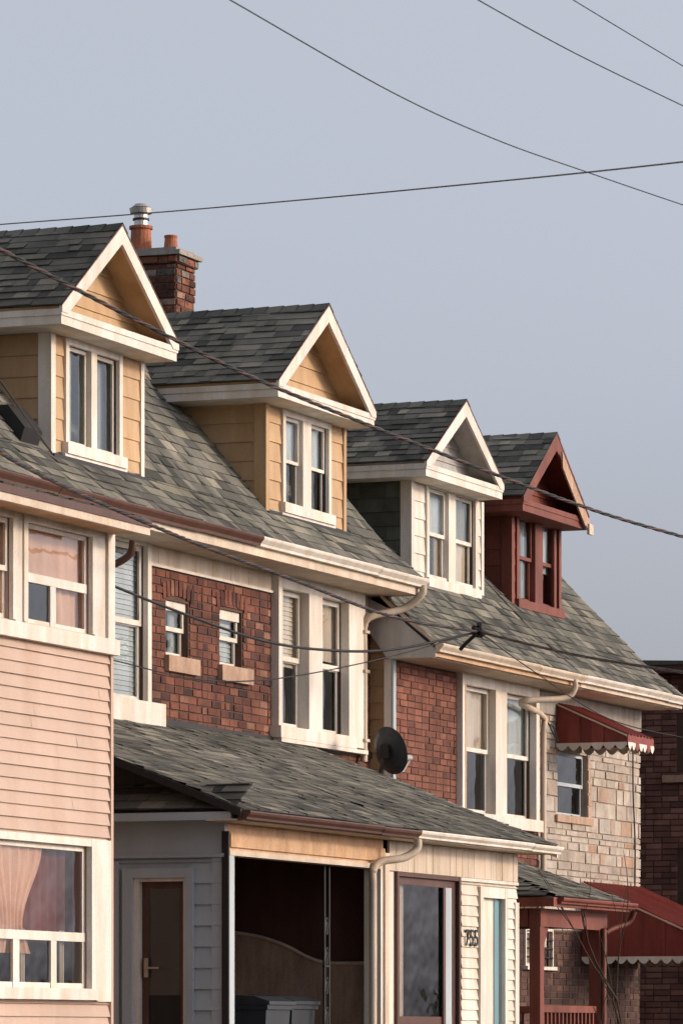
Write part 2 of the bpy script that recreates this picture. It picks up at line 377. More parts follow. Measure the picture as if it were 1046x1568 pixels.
for g,s in ((A,s1),(B,s2)):
    window(g,frB,*s,n=1,trim='white',cw=0,head=0,sill=0,curt=[('drape2','blindg',.4)] if s is s1 else [('slat','blindg',.9)],sw=.04,rec=.03,sash='white',rx=(.1,.1))
    g('window_head','white').box(frB,s[0],s[1],-.09,-.025,s[3]-.09,s[3])
    g('window_sill','sill').box(frB,s[0]-.06,s[1]+.16,-.1,.06,s[2]-.15,s[2]-.002)
    n=8; cx=(s[0]+s[1])/2; hw=(s[1]-s[0])/2+.06
    for i in range(n):
        t=(i-(n-1)/2)/((n-1)/2); ax=cx+t*hw; zt=s[3]+.005+.045*(1-t*t)
        w=hw/n*.86
        g('brick_arch','brick').ext(frB,[(ax-w,zt),(ax+w,zt),(ax+w+t*.02+.002,zt+.14),(ax-w+t*.02-.002,zt+.14)],0,.017+random.uniform(0,.003))
window(B,frB,*bw,n=2,mull=.36,trim='white',cw=.10,sill=.12,head=.14,curt=[[('slat','blind',.55),('drape','blindg',.5)],[('shade','blind',.45),('drape','blindg',.3)]],proud=.09,sw=.05)
B('window_pilaster','white').box(frB,bw[1]+.1,bw[1]+.46,0,.085,bw[2]-.1,bw[3]+.2)
B('window_hood','white').box(frB,bw[0]-.14,bw[1]+.50,0,.14,bw[3]+.14,bw[3]+.2)
B('window_hood','cream').box(frB,bw[0]-.1,bw[1]+.46,0,.11,bw[3]+.2,4.49)
B('window_ledge','white').box(frB,bw[0]-.1,bw[1]+.46,0,.12,bw[2]-.16,bw[2]-.121)
for g,x0,x1 in ((A,34.7,XAB),(B,XAB,XBC)):
    g('rear_wall','mortar').box(front(0),x0,x1,-21.45,-21.3,-1.7,4.6)
for g,xx in ((A,34.7),(B,XBC-.005)):
    g('gable_end','brickd').ext(side(xx),[(17.62,-1.7),(21.3,-1.7),(21.3,4.7),(19.2,7.02),(17.62,5.1)],0,.01)
ex=XBC-.05
tube('downspout',catmull([(ex,17.0,4.60),(ex,17.02,4.50),(ex-.05,17.2,4.36),(ex-.28,17.46,4.27),(ex-.30,17.53,4.15),(ex-.30,17.53,3.9),(ex-.30,17.53,2.8)],6),.038,'cream',B.e)
for z in (3.0,3.7,4.1): B('strap','cream').box(frB,ex-.36,ex-.24,.03,.115,z,z+.03)
dormer(A,38.80,1.25,17.2,17.5,19.4,7.13,6.27,37.99,X(216,17.5),5.06,
  dict(a0=X(101,17.5),a1=X(178,17.5),z0=5.19,z1=6.05,n=2,mull=.12,hung=False,cw=.07,sill=.10,sw=.035,curt=[('drape','blindg',.6),[('drape','blind',.2),('draper','blindg',.4)]]))
dormer(B,43.77,1.28,17.2,17.5,19.4,7.13,6.26,X(405,17.5),X(526,17.5),5.06,
  dict(a0=X(433,17.5),a1=X(499,17.5),z0=5.19,z1=6.04,n=2,mull=.22,hung=True,cw=.07,sill=.10,sw=.032,curt=[('shade','blindg',.5),('shade','blindg',.5)]),corner='yellow')
CH=G('chimney')
cx1=X(297,19.15); cx0=cx1-.46; cy0=19.15; cy1=19.75
def chim(x0,x1,y0,y1,z0,z1):
    CH('core','mortar').box(front(0),x0,x1,-y1,-y0,z0,z1)
    for fr,a0,a1 in ((front(y0),x0,x1),(side(x0),y0,y1),(lambda a,d,z:(x1+d,a,z),y0,y1),(lambda a,d,z:(a,y1+d,z),x0,x1)):
        blocks(CH('bricks','brickch'),fr,a0,a1,z0,z1,(),.21,.075,.012,jit=.009)
chim(cx0,cx1,cy0,cy1,6.4,7.80); chim(cx0-.03,cx1+.03,cy0-.03,cy1+.03,7.801,7.88)
CH('cap','concrete').box(front(0),cx0-.07,cx1+.07,-cy1-.07,-cy0+.07,7.881,7.925)
CH('cap','concrete').box(front(0),cx0-.0,cx1+.0,-cy1,-cy0,7.926,7.965)
px,py=cx0+.22,cy1-.12
CH('clay_pot','clay').cyl((px,py,7.95),.115,.10,.26); CH('clay_pot','clay').cyl((px,py,8.20),.12,.12,.03)
CH('clay_pot','clay').cyl((px+.02,cy0+.16,7.95),.075,.06,.16); CH('clay_pot','clay').cyl((px+.02,cy0+.16,8.10),.068,.068,.02)
CH('metal_flue','galv').cyl((px,py,8.23),.07,.07,.12); CH('metal_flue','black').cyl((px,py,8.29),.085,.085,.02); CH('metal_flue','galv').cyl((px,py,8.36),.11,.12,.05,20); CH('metal_flue','galv').cyl((px,py,8.42),.10,.06,.035,20)
CH.done()
# --- House C/D pair
XCD=X(822,YC); XDE=54.25
profC=[(16.85,4.00),(17.36,4.43),(18.33,5.42),(19.45,6.77)]
roofprofile(Cc,profC,45.9,XCD); roofprofile(D,profC,XCD+.001,54.33)
for g,x0,x1 in ((Cc,45.9,XCD),(D,XCD,54.33)):
    g('rear_roof','shingle').face([(x0,19.45,6.77),(x1,19.45,6.77),(x1,22.,4.),(x0,22.,4.)],.4)
    g('ridge_cap','shingle').ext(side(x0),[(19.3,6.65),(19.45,6.82),(19.6,6.65),(19.6,6.6),(19.45,6.77),(19.3,6.6)],0,-(x1-x0))
    gutter(g,'white' if g is D else 'cream',x0+.0,x1-.004,16.85,4.00,.085)
    g('fascia','tan' if g is Cc else 'cream').box(front(0),x0+.03,x1-.002,-16.9,-16.852,3.87,3.985)
    g('soffit','cream').box(front(0),x0+.03,x1-.002,-YC,-16.902,3.86,3.885)
Cc('eave_return','grey').ext(side(45.93),[(17.62,4.5),(17.36,4.37),(16.85,3.94),(16.85,3.86),(17.37,3.86),(17.62,4.2)],0,.028)
Cc('rake_trim','cream').ext(side(45.93),[(19.45,6.79),(18.33,5.44),(17.36,4.45),(16.83,4.02),(16.83,3.97),(17.36,4.40),(18.33,5.39),(19.45,6.74)],0,.035)
D('rake_trim','white').ext(side(54.34),[(19.45,6.79),(18.33,5.44),(17.36,4.45),(16.83,4.02),(16.83,3.93),(17.36,4.36),(18.33,5.35),(19.45,6.7)],0,.02)
frC=front(YC)
cw_=(X(703,YC),X(811,YC),ZF(703,1243,YC),ZF(703,1048,YC))
sw_=(X(851,YC),X(898,YC),ZF(851,1248,YC),ZF(851,1150,YC))
gwin=(X(802,YC),X(842,YC),ZF(802,1480,YC),ZF(802,1425,YC))
wall(Cc('wall_backing','mortar'),frC,XBC,XCD,-1.7,3.87,[cw_,gwin])
hc=[tuple((h[0]-.02,h[1]+.02,h[2]-.02,h[3]+.02)) for h in (cw_,gwin)]
blocks(Cc('brick_wall','brickc'),frC,XBC,XCD,1.9,3.85,hc,.215,.068,.008)
blocks(Cc('brick_wall_lower','brickd'),frC,XBC,XCD,-.7,1.89,hc,.215,.068,.008)  # shadow behind the red porch put into this darker brick
wall(D('wall_backing','mortarl'),frC,XCD,XDE,1.2,3.87,[sw_]); wall(D('wall_backing_lower','mortar'),frC,XCD,XDE,-1.7,1.2,[])
blocks(D('stone_wall','stone'),frC,XCD+.01,XDE,1.2,3.60,[sw_],.27,.095,.012,rand=True,dd=.016,jit=.008)
blocks(D('brick_wall_lower','brickd'),frC,XCD+.01,XDE,-1.,1.19,(),.215,.072,.009)  # shade under the lower awning painted in as dark brick
D('frieze_board','concrete').box(frC,XCD,XDE,0,.03,3.605,3.855)
blocks(D('quoin','sill'),frC,sw_[1]+.0,sw_[1]+.12,sw_[2],sw_[3],(),.2,.14,.01,dd=.024)
window(Cc,frC,*cw_,n=2,mull=.36,trim='white',cw=.11,sill=.13,head=.12,curt=[[('shade','blind',.5),('drape','blind',.25)],('shade','blindg',.5)],proud=.08,sw=.045)
Cc('window_inner_trim','tan').box(frC,cw_[0]-.03,cw_[0]-.0,.075,.085,cw_[2],cw_[3])
window(D,frC,*sw_,n=1,trim='brown',cw=0,head=0,sill=0,curt=[('drape','blindg',.25)],sw=.04,rec=.03,sash='bluegrey')
D('window_sill','sill').box(frC,sw_[0]-.08,sw_[1]+.12,-.1,.05,sw_[2]-.08,sw_[2]-.002)
lap(Cc('side_siding','yellowd'),side(XBC-.002),YC,YB,2.4,4.4,.17)
Cc('corner_board','bluegrey').box(frC,XBC-.03,XBC+.05,0,.03,2.3,3.86); Cc('corner_board','white').box(side(XBC-.004),YC+.001,YC+.07,.018,.03,2.3,3.86)
Cc('rear_wall','mortar').box(front(0),XBC,XCD,-21.9,-21.8,-1.7,4.2); D('rear_wall','mortarl').box(front(0),XCD,XDE,-21.9,-21.8,-1.7,4.2)
D('gable_end','brickd').ext(side(XDE),[(17.38,-1.7),(21.8,-1.7),(21.8,4.2),(19.45,6.7),(18.33,5.35),(17.38,4.38)],0,.01)
q=X(880,16.8)
tube('downspout',catmull([(q,16.80,3.93),(q,16.80,3.82),(q-.08,16.9,3.72),(q-.5,17.25,3.66),(XCD+.02,17.29,3.55),(XCD+.02,17.29,3.2),(XCD+.02,17.29,1.0)],6),.034,'cream',D.e)
D('service_head','concrete').box(frC,XCD+.1,XCD+.2,.02,.08,3.2,3.3)
tube('service_cable',catmull([(XCD+.14,17.28,3.5),(XCD+.05,17.2,3.4),(XCD+.25,17.2,3.3),(XCD+.28,17.26,3.45),(XCD+.14,17.27,3.48)],8),.008,'black',D.e)
tube('service_cable',catmull([(XDE-.35,17.32,3.6),(XDE-.38,17.31,2.9),(XDE-.3,17.31,2.2),(XDE-.34,17.31,1.3)],8),.009,'black',D.e)
dormer(Cc,48.42,1.2,17.45,17.75,19.7,6.78,6.03,47.58,X(737,17.75),4.80,
  dict(a0=X(653,17.75),a1=X(724,17.75),z0=ZF(653,885,17.75),z1=ZF(653,745,17.75),n=2,mull=.22,hung=True,cw=.07,sill=.10,sw=.04,curt=[[('shade','blindg',.5),('drape2','blind',.3)],[('shade','blindg',.5),('shade','blind',.95)]]),
  sidekind='shingle',sidemat='shingleg',tymp='grey',frontmat='white')
dormer(D,51.42,1.12,17.45,17.75,19.7,6.78,5.98,50.78,52.28,4.78,
  dict(a0=X(791,17.75),a1=X(852,17.75),z0=ZF(791,918,17.75),z1=ZF(791,785,17.75),n=2,mull=.26,hung=True,cw=.08,sill=.10,sw=.04,trim='red',curt=[('drape2','blindg',.35),('shade','blindg',.6)]),
  trim='red',sidemat='red',tymp='red',frontmat='red',corner='red',rake=.15)
D('bargeboard','sill').ext(front(17.40),[(51.42+.08,6.60),(51.42+1.12,5.86),(51.42+1.12,5.78),(51.42+.88,5.86),(51.42+.1,6.42)],0,.02)
D('bargeboard_end','cream').box(front(17.39),51.42+.98,51.42+1.13,0,.03,5.76,5.88)

# satellite dish
SD=G('satellite_dish'); dc=Vector((X(598,16.95),16.95,ZF(598,1150,16.95))); nrm=Vector((.88,-.38,.28)).normalized()
u1=nrm.cross(Vector((0,0,1))).normalized(); u2=u1.cross(nrm)
if u2.z<0: u2=-u2
def ring(r,off): return [dc+u1*(r*math.cos(t*math.pi/14))+u2*(r*1.1*math.sin(t*math.pi/14))+nrm*off for t in range(28)]
rs=[(.02,-.06),(.09,-.055),(.16,-.035),(.215,0),(.223,.004)]
for (r0,o0),(r1,o1) in zip(rs,rs[1:]):
    a_,b_=ring(r0,o0),ring(r1,o1)
    for i in range(28): j=(i+1)%28; SD('reflector','bin').face([a_[i],a_[j],b_[j],b_[i]],.5)
SD('reflector','bin').face(ring(.02,-.06),.5)
arm=dc-u2*.22; lnb=dc+nrm*.26-u2*.14
tube('feed_arm',[arm,arm+nrm*.12-u2*.02,lnb],.012,'grey',SD.e)
tube('feed_horn',[lnb,lnb-nrm*.07+u2*.02],.032,'grey',SD.e)
tube('mast',[dc-nrm*.06,dc-nrm*.10-Vector((0,0,.05)),Vector((dc.x-.05,17.05,2.6))],.018,'bin',SD.e)
SD('mount_bracket','black').box(front(dc.y+.02),dc.x-.13,dc.x-.06,-.04,.04,dc.z-.08,dc.z+.05)
SD.done()

def scallop(mb,p0,p1,h,n):
    p0=Vector(p0);p1=Vector(p1)
    for i in range(n):
        a=p0.lerp(p1,i/n); b=p0.lerp(p1,(i+1)/n); pts=[a,b]
        for k in range(0,7): t=k/6; q=b.lerp(a,t); pts.append(q-Vector((0,0,h*(.35+.65*math.sin(math.pi*t)))))
        mb.face(pts,.5)
def awning(x0,x1,yw,yf,zt,zb,ztf):
    g=G('awning'); n=int((x1-x0)/.11); w=(x1-x0)/n
    for i in range(n):
        m='awnred' if i%3!=2 else 'cream'
        g('slats',m).ext(side(x0+i*w),[(yw,zt),(yf,ztf),(yf,ztf-.02),(yw,zt-.02)],0,-(w-.012))
        g('slats','awnred').ext(side(x0+i*w+w*.6),[(yw,zt+.018),(yf,ztf+.018),(yf,ztf),(yw,zt)],0,-(w*.3))
    for xx in (x0,x1):
        k=6
        for i in range(k):
            y0_=yw+(yf-yw)*i/k; y1_=yw+(yf-yw)*(i+1)/k; z0_=zt+(ztf-zt)*i/k; z1_=zt+(ztf-zt)*(i+1)/k
            g('side_panel','awnred').ext(side(xx+(0 if i%2 else .012)),[(y0_,z0_-.01),(y1_,z1_-.01),(y1_,zb),(y0_,zb)],0,-.01)
        scallop(g('valance','white'),(xx-.004,yw,zb+.03),(xx-.004,yf,zb+.03),.085,max(3,int(abs(yw-yf)/.13)))
        g('edge_trim','cream').ext(side(xx-.006),[(yw,zt+.004),(yf,ztf+.004),(yf,ztf-.015),(yw,zt-.015)],0,.006)
    g('front_panel','awnred').box(front(yf),x0,x1,0,.01,zb,ztf-.0)
    n2=max(3,int((x1-x0)/.13)); sx=(x1-x0)/n2
    for i in range(n2): scallop(g('valance','awnred' if i%3==2 else 'white'),(x0+i*sx,yf-.014,zb+.03),(x0+(i+1)*sx,yf-.014,zb+.03),.085,1)
    g.done()
xa=X(848,YC)
awning(xa,X(1000,16.5),YC-.03,16.5,ZV(1078,xa,YC),ZV(1142,xa,17),ZV(1126,xa,16.5))
xb=X(887,YC)
awning(xb,54.2,YC-.03,15.85,ZV(1352,xb,YC),ZV(1470,xb,17),ZV(1440,xb,15.85))

# ================================================================== PORCH of left pair
YP=15.3; XPL=36.68; XPR=X(790,YP); frP=front(YP); ex0=36.30; ex1=X(853,15.0)
FL=-.72
xm=X(635,15.0)
profP=[(15.0,1.85),(17.585,2.87)]
for g,x0,x1,m in ((A,ex0,xm,'brown'),(B,xm+.001,ex1,'white')):
    roofprofile(g,profP,x0,x1); gutter(g,m,x0,x1,15.0,1.85,.07)
    g('porch_fascia','brown' if m=='brown' else 'white').box(front(0),x0,x1,-15.04,-15.002,1.77,1.83)
    g('porch_soffit','cream').box(front(0),x0,x1,-YP-.02,-15.042,1.772,1.785)
A('step_flashing','black').box(front(YB),34.7,XAB,0,.03,2.85,2.93); B('step_flashing','black').box(front(YB),XAB,XBC,0,.03,2.85,2.92)
A('rake_trim','black').ext(side(ex0-.002),[(15.0,1.865),(17.58,2.885),(17.58,2.82),(15.0,1.80)],0,.03)
B('rake_trim','white').ext(side(ex1+.03),[(15.0,1.865),(17.58,2.885),(17.58,2.76),(15.0,1.74)],0,.03)
shingles(A('skirt_shingles','shingle'),(ex0,YP-.25,1.86),(0,1,0),(XPL-ex0,0,.22),2.4,.44,.13)
A('skirt_fascia','bluegrey').box(front(0),ex0+.005,XPL,-17.5,-YP+.2,1.78,1.845)
A('gable_shade_panel','underlay').ext(side(XPL),[(15.4,1.9),(17.5,1.9),(17.5,2.78),(15.4,2.0)],0,.01)  # dark panel colour stands for the gable shadow between rake and skirt
frS=side(XPL)
dr=(YX(287,XPL),YX(206,XPL),FL,ZV(1345,XPL,15.8))
d2=(YX(176,XPL),YX(150,XPL),FL,ZV(1330,XPL,16.3))
zh=ZV(1312,XPL,15.6)
wall(A('flank_backing','bluegrey'),side(XPL+.004),YP,YB,-1.7,1.9,[dr,d2])
lap(A('flank_siding','bluegrey'),frS,YP,YB,-1.7,zh-.02,.175,[dr,d2,(dr[0]-.0,d2[1],FL,dr[3]+.05)],th=.026)  # white wall whose shaded look is in the blue-grey colour
A('flank_header','bluegrey').box(frS,YP-.0,YB,0,.03,zh,1.78)
A('flank_header_drip','bluegrey').box(frS,YP-.0,YB,.03,.05,zh-.01,zh+.02)
A('door_casing','bluegrey').box(frS,dr[0]-.07,dr[0],0,.05,FL,dr[3]+.08); A('door_casing','bluegrey').box(frS,dr[1],dr[1]+.09,0,.05,FL,dr[3]+.08); A('door_casing','bluegrey').box(frS,dr[0],dr[1],0,.048,dr[3],dr[3]+.078)
A('door_inner_casing','white').box(frS,dr[0],dr[0]+.03,-.05,.02,FL,dr[3]); A('door_inner_casing','white').box(frS,dr[1]-.05,dr[1],-.05,.02,FL,dr[3]); A('door_inner_casing','white').box(frS,dr[0]+.03,dr[1]-.05,-.05,.018,dr[3]-.03,dr[3])
A('front_door','black').box(frS,dr[0],dr[1],-.09,-.06,FL,dr[3])
A('door_frame','brown').box(frS,dr[0]+.03,dr[0]+.08,-.06,-.045,FL,dr[3]-.03); A('door_frame','brown').box(frS,dr[1]-.11,dr[1]-.05,-.06,-.045,FL,dr[3]-.03); A('door_frame','brown').box(frS,dr[0]+.08,dr[1]-.11,-.06,-.046,dr[3]-.09,dr[3]-.03)
A('door_glass','glass').face([frS(dr[0]+.08,-.052,.35),frS(dr[1]-.11,-.052,.35),frS(dr[1]-.11,-.052,dr[3]-.09),frS(dr[0]+.08,-.052,dr[3]-.09)])
A('door_handle','sill').box(frS,dr[1]-.11,dr[1]-.085,-.035,.0,.50,.66); A('door_handle','sill').box(frS,dr[1]-.22,dr[1]-.09,-.0,.012,.57,.585)
window(A,frS,*d2,n=1,trim='bluegrey',cw=.05,sill=0,hung=False,sw=.04,curt=None,rx=(.1,.1))
op=(XPL+.1,X(580,YP),FL+.0,ZF(365,1312,YP))
pw=(X(607,YP),X(699,YP),FL+.35,ZF(607,1342,YP))
pd=(X(735,YP),X(768,YP),FL,ZF(735,1375,YP))
A('porch_header','tan').box(frP,XPL,xm,-.12,.0,op[3]+.04,1.77); A('porch_header_board','tan').box(frP,XPL+.05,xm-.01,-.0,.025,op[3]+.07,1.69)
A('porch_header_trim','cream').box(frP,XPL,op[1],-.1,.035,op[3],op[3]+.045)
A('porch_corner_post','bluegrey').box(frP,XPL-.02,XPL+.11,-.12,.03,FL,op[3]); A('corner_trim','black').box(frP,XPL-.045,XPL-.02,-.02,.04,FL,1.7)
A('porch_post','white').box(frP,op[1],op[1]+.22,-.14,.02,FL,op[3]+.15)
A('porch_post','cream').box(frP,op[1]+.06,op[1]+.16,.02,.04,FL,op[3]+.1)
A('porch_floor','concrete').box(front(0),XPL,XPR,-YB,-YP+.1,FL-.15,FL)
A('porch_foundation','concrete').box(front(0),XPL,XPR,-YP-.25,-YP+.05,-1.7,FL-.151)
Bx0=op[1]+.22
wall(B('porch_backing','whitesiding'),front(YP+.003),Bx0,XPR,-1.7,1.77,[pw,pd])
lap(B('porch_siding','whitesiding'),frP,pw[1]+.1,XPR,-1.7,ZF(710,1352,YP),.098,[pd],th=.022)
a=Bx0
while a<XPR:
    b=min(a+.16,XPR); B('porch_frieze','cream').box(frP,a+.003,b-.003,0,.018+random.uniform(0,.004),ZF(640,1338,YP),1.768); a=b
B('porch_frieze_cap','white').box(frP,pw[1]+.05,XPR,0,.03,ZF(710,1350,YP)-.0,ZF(710,1350,YP)+.03)
B('porch_end_wall','whitesiding').box(front(0),XPR-.03,XPR,-YB,-YP-.01,-1.7,1.75); B('corner_board','white').box(frP,XPR-.09,XPR+.02,0,.028,-1.7,1.3)
window(B,frP,*pw,n=1,trim='brown',cw=.05,head=.04,sill=.06,hung=True,split=.28,sw=.07,sash='brown',curt=[('drape','blind',.25)],proud=.03)
B('window_side_panel','bluegrey').box(frP,pw[1]-.35,pw[1]-.12,-.010,-.002,pw[2]+.07,pw[3]-.07); B('window_mullion','brown').box(frP,pw[1]-.36,pw[1]-.30,-.003,.004,pw[2]+.07,pw[3]-.07)
B('door_casing','white').box(frP,pd[0]-.09,pd[0],0,.04,FL,pd[3]+.1); B('door_casing','white').box(frP,pd[1],pd[1]+.07,0,.04,FL,pd[3]+.1); B('door_casing','white').box(frP,pd[0],pd[1],0,.038,pd[3],pd[3]+.098)
B('front_door','white').box(frP,pd[0],pd[1],-.06,-.03,FL,pd[3]); B('door_edge','teal').box(frP,pd[1]-.15,pd[1]-.0,-.03,-.02,FL,pd[3]-.01)
xp=Bx0-.02
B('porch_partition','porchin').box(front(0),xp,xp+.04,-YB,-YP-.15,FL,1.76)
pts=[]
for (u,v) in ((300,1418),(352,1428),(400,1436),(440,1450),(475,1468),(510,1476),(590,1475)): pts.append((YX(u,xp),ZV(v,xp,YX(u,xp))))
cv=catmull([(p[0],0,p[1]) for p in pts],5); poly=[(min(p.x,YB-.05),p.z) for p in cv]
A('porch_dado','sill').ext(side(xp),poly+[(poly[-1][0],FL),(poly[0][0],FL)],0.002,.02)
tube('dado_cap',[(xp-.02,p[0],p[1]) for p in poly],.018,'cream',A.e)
ip=X(500,YP+.08); yi=YP+.08
for dx in (-.055,.055): tube('iron_post',[(ip+dx,yi,FL),(ip+dx,yi,op[3])],.013,'black',A.e)
z=FL
while z<.9:
    sc=[(ip+.045*math.cos(t)*math.exp(-t*.12),yi,z+.12+.10*math.sin(t)*math.exp(-t*.1)) for t in [k*.5 for k in range(22)]]
    tube('iron_scroll',sc,.008,'black',A.e); z+=.26
for z in (.62,.1,-.4): tube('iron_collar',[(ip-.065,yi,z),(ip+.065,yi,z)],.014,'black',A.e)
for z in (.05,-.5): tube('iron_rail',[(XPL+.1,yi,z),(op[1],yi,z)],.012,'black',A.e)
q=X(640,14.95)
tube('downspout',catmull([(q,14.95,1.77),(q,14.96,1.68),(q-.1,15.05,1.60),(q-.28,15.2,1.56),(q-.36,15.24,1.46),(q-.36,15.24,1.2),(q-.36,15.24,-1.5)],6),.036,'cream',B.e)
tx=bpy.data.curves.new('house_number','FONT'); tx.body='755'; tx.size=.22; tx.extrude=.004; tx.offset=.002; tx.space_character=1.12
to=bpy.data.objects.new('house_number',tx); bpy.context.collection.objects.link(to); tx.materials.append(M['black'])
to.location=(X(708,YP),YP-.03,ZF(711,1449,YP)+ZC); to.rotation_euler=(math.pi/2,0,0); to.parent=B.e
def bin_(x,y,w,h,d,mat='bin'):
    g=G('garbage_bin'); z0=FL
    b=[(x-w*.42,y-d*.4),(x+w*.42,y-d*.4),(x+w*.42,y+d*.4),(x-w*.42,y+d*.4)]; t=[(x-w*.5,y-d*.5),(x+w*.5,y-d*.5),(x+w*.5,y+d*.5),(x-w*.5,y+d*.5)]
    for i in range(4): j=(i+1)%4; g('body',mat).face([(*b[i],z0+.04),(*b[j],z0+.04),(*t[j],z0+h),(*t[i],z0+h)],.5)
    g('rim',mat).box(front(0),x-w*.54,x+w*.54,-(y+d*.54),-(y-d*.54),z0+h-.03,z0+h+.01)
    lid=[(y-d*.58,z0+h+.011),(y-d*.58,z0+h+.04),(y-d*.3,z0+h+.085),(y+d*.3,z0+h+.10),(y+d*.5,z0+h+.06),(y+d*.6,z0+h+.06),(y+d*.6,z0+h+.011)]
    g('lid',mat).ext(side(x-w*.55),lid,0,-w*1.1)
    tube('handle',[(x-w*.4,y+d*.62,z0+h-.02),(x-w*.4,y+d*.72,z0+h+.02),(x+w*.4,y+d*.72,z0+h+.02),(x+w*.4,y+d*.62,z0+h-.02)],.014,mat,g.e)
    for sx in (-1,1): tube('wheel',[(x+sx*w*.40,y+d*.45,z0+.1),(x+sx*w*.47,y+d*.45,z0+.1)],.1,'black',g.e)
    g.done()
bin_(X(385,15.75),15.75,.55,.99,.5); bin_(X(425,16.0),16.0,.55,1.0,.5)
# ================================================================== red porch of the right pair
RP=G('wooden_porch'); rx0=X(846,15.2); rx1=X(964,15.2); ry=15.2; rz=1.375; sl=.36
run=YC-ry; K=math.hypot(1,sl)
shingles(RP('porch_shingles','shingle'),(rx0,ry,rz),(1,0,0),(0,1,sl),rx1-rx0,run*K,.13,clip=lambda v:(min(v/K,rx1-rx0),rx1-rx0))
shingles(RP('porch_shingles','shingle'),(rx0,ry,rz),(0,1,0),(1,0,sl),run,(rx1-rx0)*K,.13,clip=lambda v:(min(v/K,run),run))
RP('porch_deck','underlay').face([(rx0,ry,rz-.005),(rx1,ry,rz-.005),(rx1,YC,rz+run*sl-.005),(rx0+run,YC,rz+run*sl-.005)],.5)
RP('porch_deck','underlay').face([(rx0,ry,rz-.005),(rx0,YC,rz-.005),(rx0+run,YC,rz+run*sl-.005)],.5)
RP('rake_trim','red').ext(side(rx1+.02),[(ry,rz+.02),(YC,rz+run*sl+.02),(YC,rz+run*sl-.09),(ry,rz-.09)],0,.03)
RP('fascia','red').box(front(ry),rx0-.02,rx1+.02,-.03,.02,rz-.09,rz+.0); RP('fascia','red').box(side(rx0),ry+.03,YC,-.03,.02,rz-.09,rz-.0)
gutter(RP,'red',rx0+.1,rx1+.03,ry-.022,rz+.0,.06)
RP('beam','red').box(front(ry+.25),rx0+.2,rx1-.15,-.06,.06,rz-.28,rz-.10); RP('beam','red').box(side(rx0+.25),ry+.32,YC,-.06,.06,rz-.28,rz-.10)
RP('beam','red').box(side(rx1-.34),ry+.32,YC,-.05,.05,rz-.26,rz-.10)
for px in (rx0+.26,rx1-.34):
    RP('post','red').box(front(ry+.25),px-.06,px+.06,-.055,.055,-1.7,rz-.28)
    RP('post_bracket','red').ext(front(ry+.25),[(px+.06,rz-.28),(px+.28,rz-.28),(px+.06,rz-.54)],-.03,.03)
RP('post','red').box(front(YC-.1),rx0+.2,rx0+.3,-.05,.05,-1.7,rz-.32); RP('post','red').box(front(YC-.1),rx1-.4,rx1-.3,-.05,.05,-1.7,rz-.32)
# railings with balusters on the front and both flanks
for z in (-.7,.25): RP('rail','red').box(front(ry+.25),rx0+.3,rx1-.4,-.03,.03,z,z+.07)
a=rx0+.4
while a<rx1-.4: RP('baluster','red').box(front(ry+.25),a,a+.035,-.018,.018,-.63,.25); a+=.12
for xs_ in (rx0+.25,rx1-.34):
    for z in (-.7,.25): RP('rail','red').box(side(xs_),ry+.3,YC,-.025,.025,z,z+.06)
    a=ry+.42
    while a<YC: RP('baluster','red').box(side(xs_),a,a+.03,-.015,.015,-.65,.25); a+=.12
tube('downspout',catmull([(rx1-.02,ry-.06,rz-.08),(rx1-.05,ry-.0,rz-.2),(rx1-.3,ry+.15,rz-.3),(rx1-.36,ry+.16,rz-.5),(rx1-.36,ry+.16,-1.2)],5),.03,'red',RP.e)
RP('porch_floor','wood').box(front(0),rx0,rx1,-YC,-ry,-.85,-.75)
RP.done()
window(Cc,frC,*gwin,n=1,trim='white',cw=.03,head=.03,sill=.04,hung=False,sw=.03,curt=[('shade','blind',1)])
for k in range(1,6):
    xx=gwin[0]+(gwin[1]-gwin[0])*k/6; tube('grille_bar',[(xx,YC-.03,gwin[2]),(xx,YC-.03,gwin[3])],.012,'black',Cc.e)
for k in range(1,4):
    zz=gwin[2]+(gwin[3]-gwin[2])*k/4; tube('grille_bar',[(gwin[0],YC-.03,zz),(gwin[1],YC-.03,zz)],.012,'black',Cc.e)
D('porch_wall','brickd').box(front(15.9),51.9,54.2,-.1,.1,-1.7,-.1)
for xx in (51.95,54.1): D('awning_post','red').box(front(15.88),xx-.04,xx+.04,-.04,.04,-1.7,ZV(1470,xb,17))
# ================================================================== SIDING HOUSE (sun room)
YS=15.5; frX=front(YS); XS=X(168,YS)
zw0,zw1=ZF(140,972,YS),ZF(140,823,YS)
ua=(X(37,YS),X(136,YS),zw0,zw1); ub=(X(37,YS)-1.75,X(14,YS),zw0,zw1)
lz0,lz1=ZF(130,1515,YS),ZF(130,1297,YS)
la=(X(37,YS)-.9,X(133,YS),lz0,lz1)
zs0=ZF(160,1285,YS); zs1=ZF(160,1003,YS)
wall(SR('wall_backing','pink'),front(YS+.003),28.,XS,-1.7,3.97,[ua,ub,la])
lap(SR('siding','pink'),frX,28.,XS-.02,zs0+.005,zs1,.098,th=.022,seg=3.66)
lap(SR('siding','pink'),frX,28.,XS-.02,-1.7,ZF(160,1537,YS),.098,th=.022,seg=3.66)
SR('corner_trim','pink').box(frX,XS-.035,XS+.012,0,.028,-1.7,zs1)
SR('corner_board','white').box(frX,XS-.12,XS+.005,0,.045,zs1+.05,3.97)
SR('window_surround','white').box(frX,ua[1]+.07,XS-.12,0,.020,zs1+.05,3.97)
SR('window_surround','white').box(frX,ub[1]+.07,ua[0]-.07,0,.020,zs1+.05,3.97)
SR('window_surround','white').box(frX,la[1]+.12,XS-.036,0,.030,lz0-.1,lz1+.06)
SR('side_wall','pink').box(front(0),XS-.01,XS,-YB,-YS-.002,-1.7,3.97)
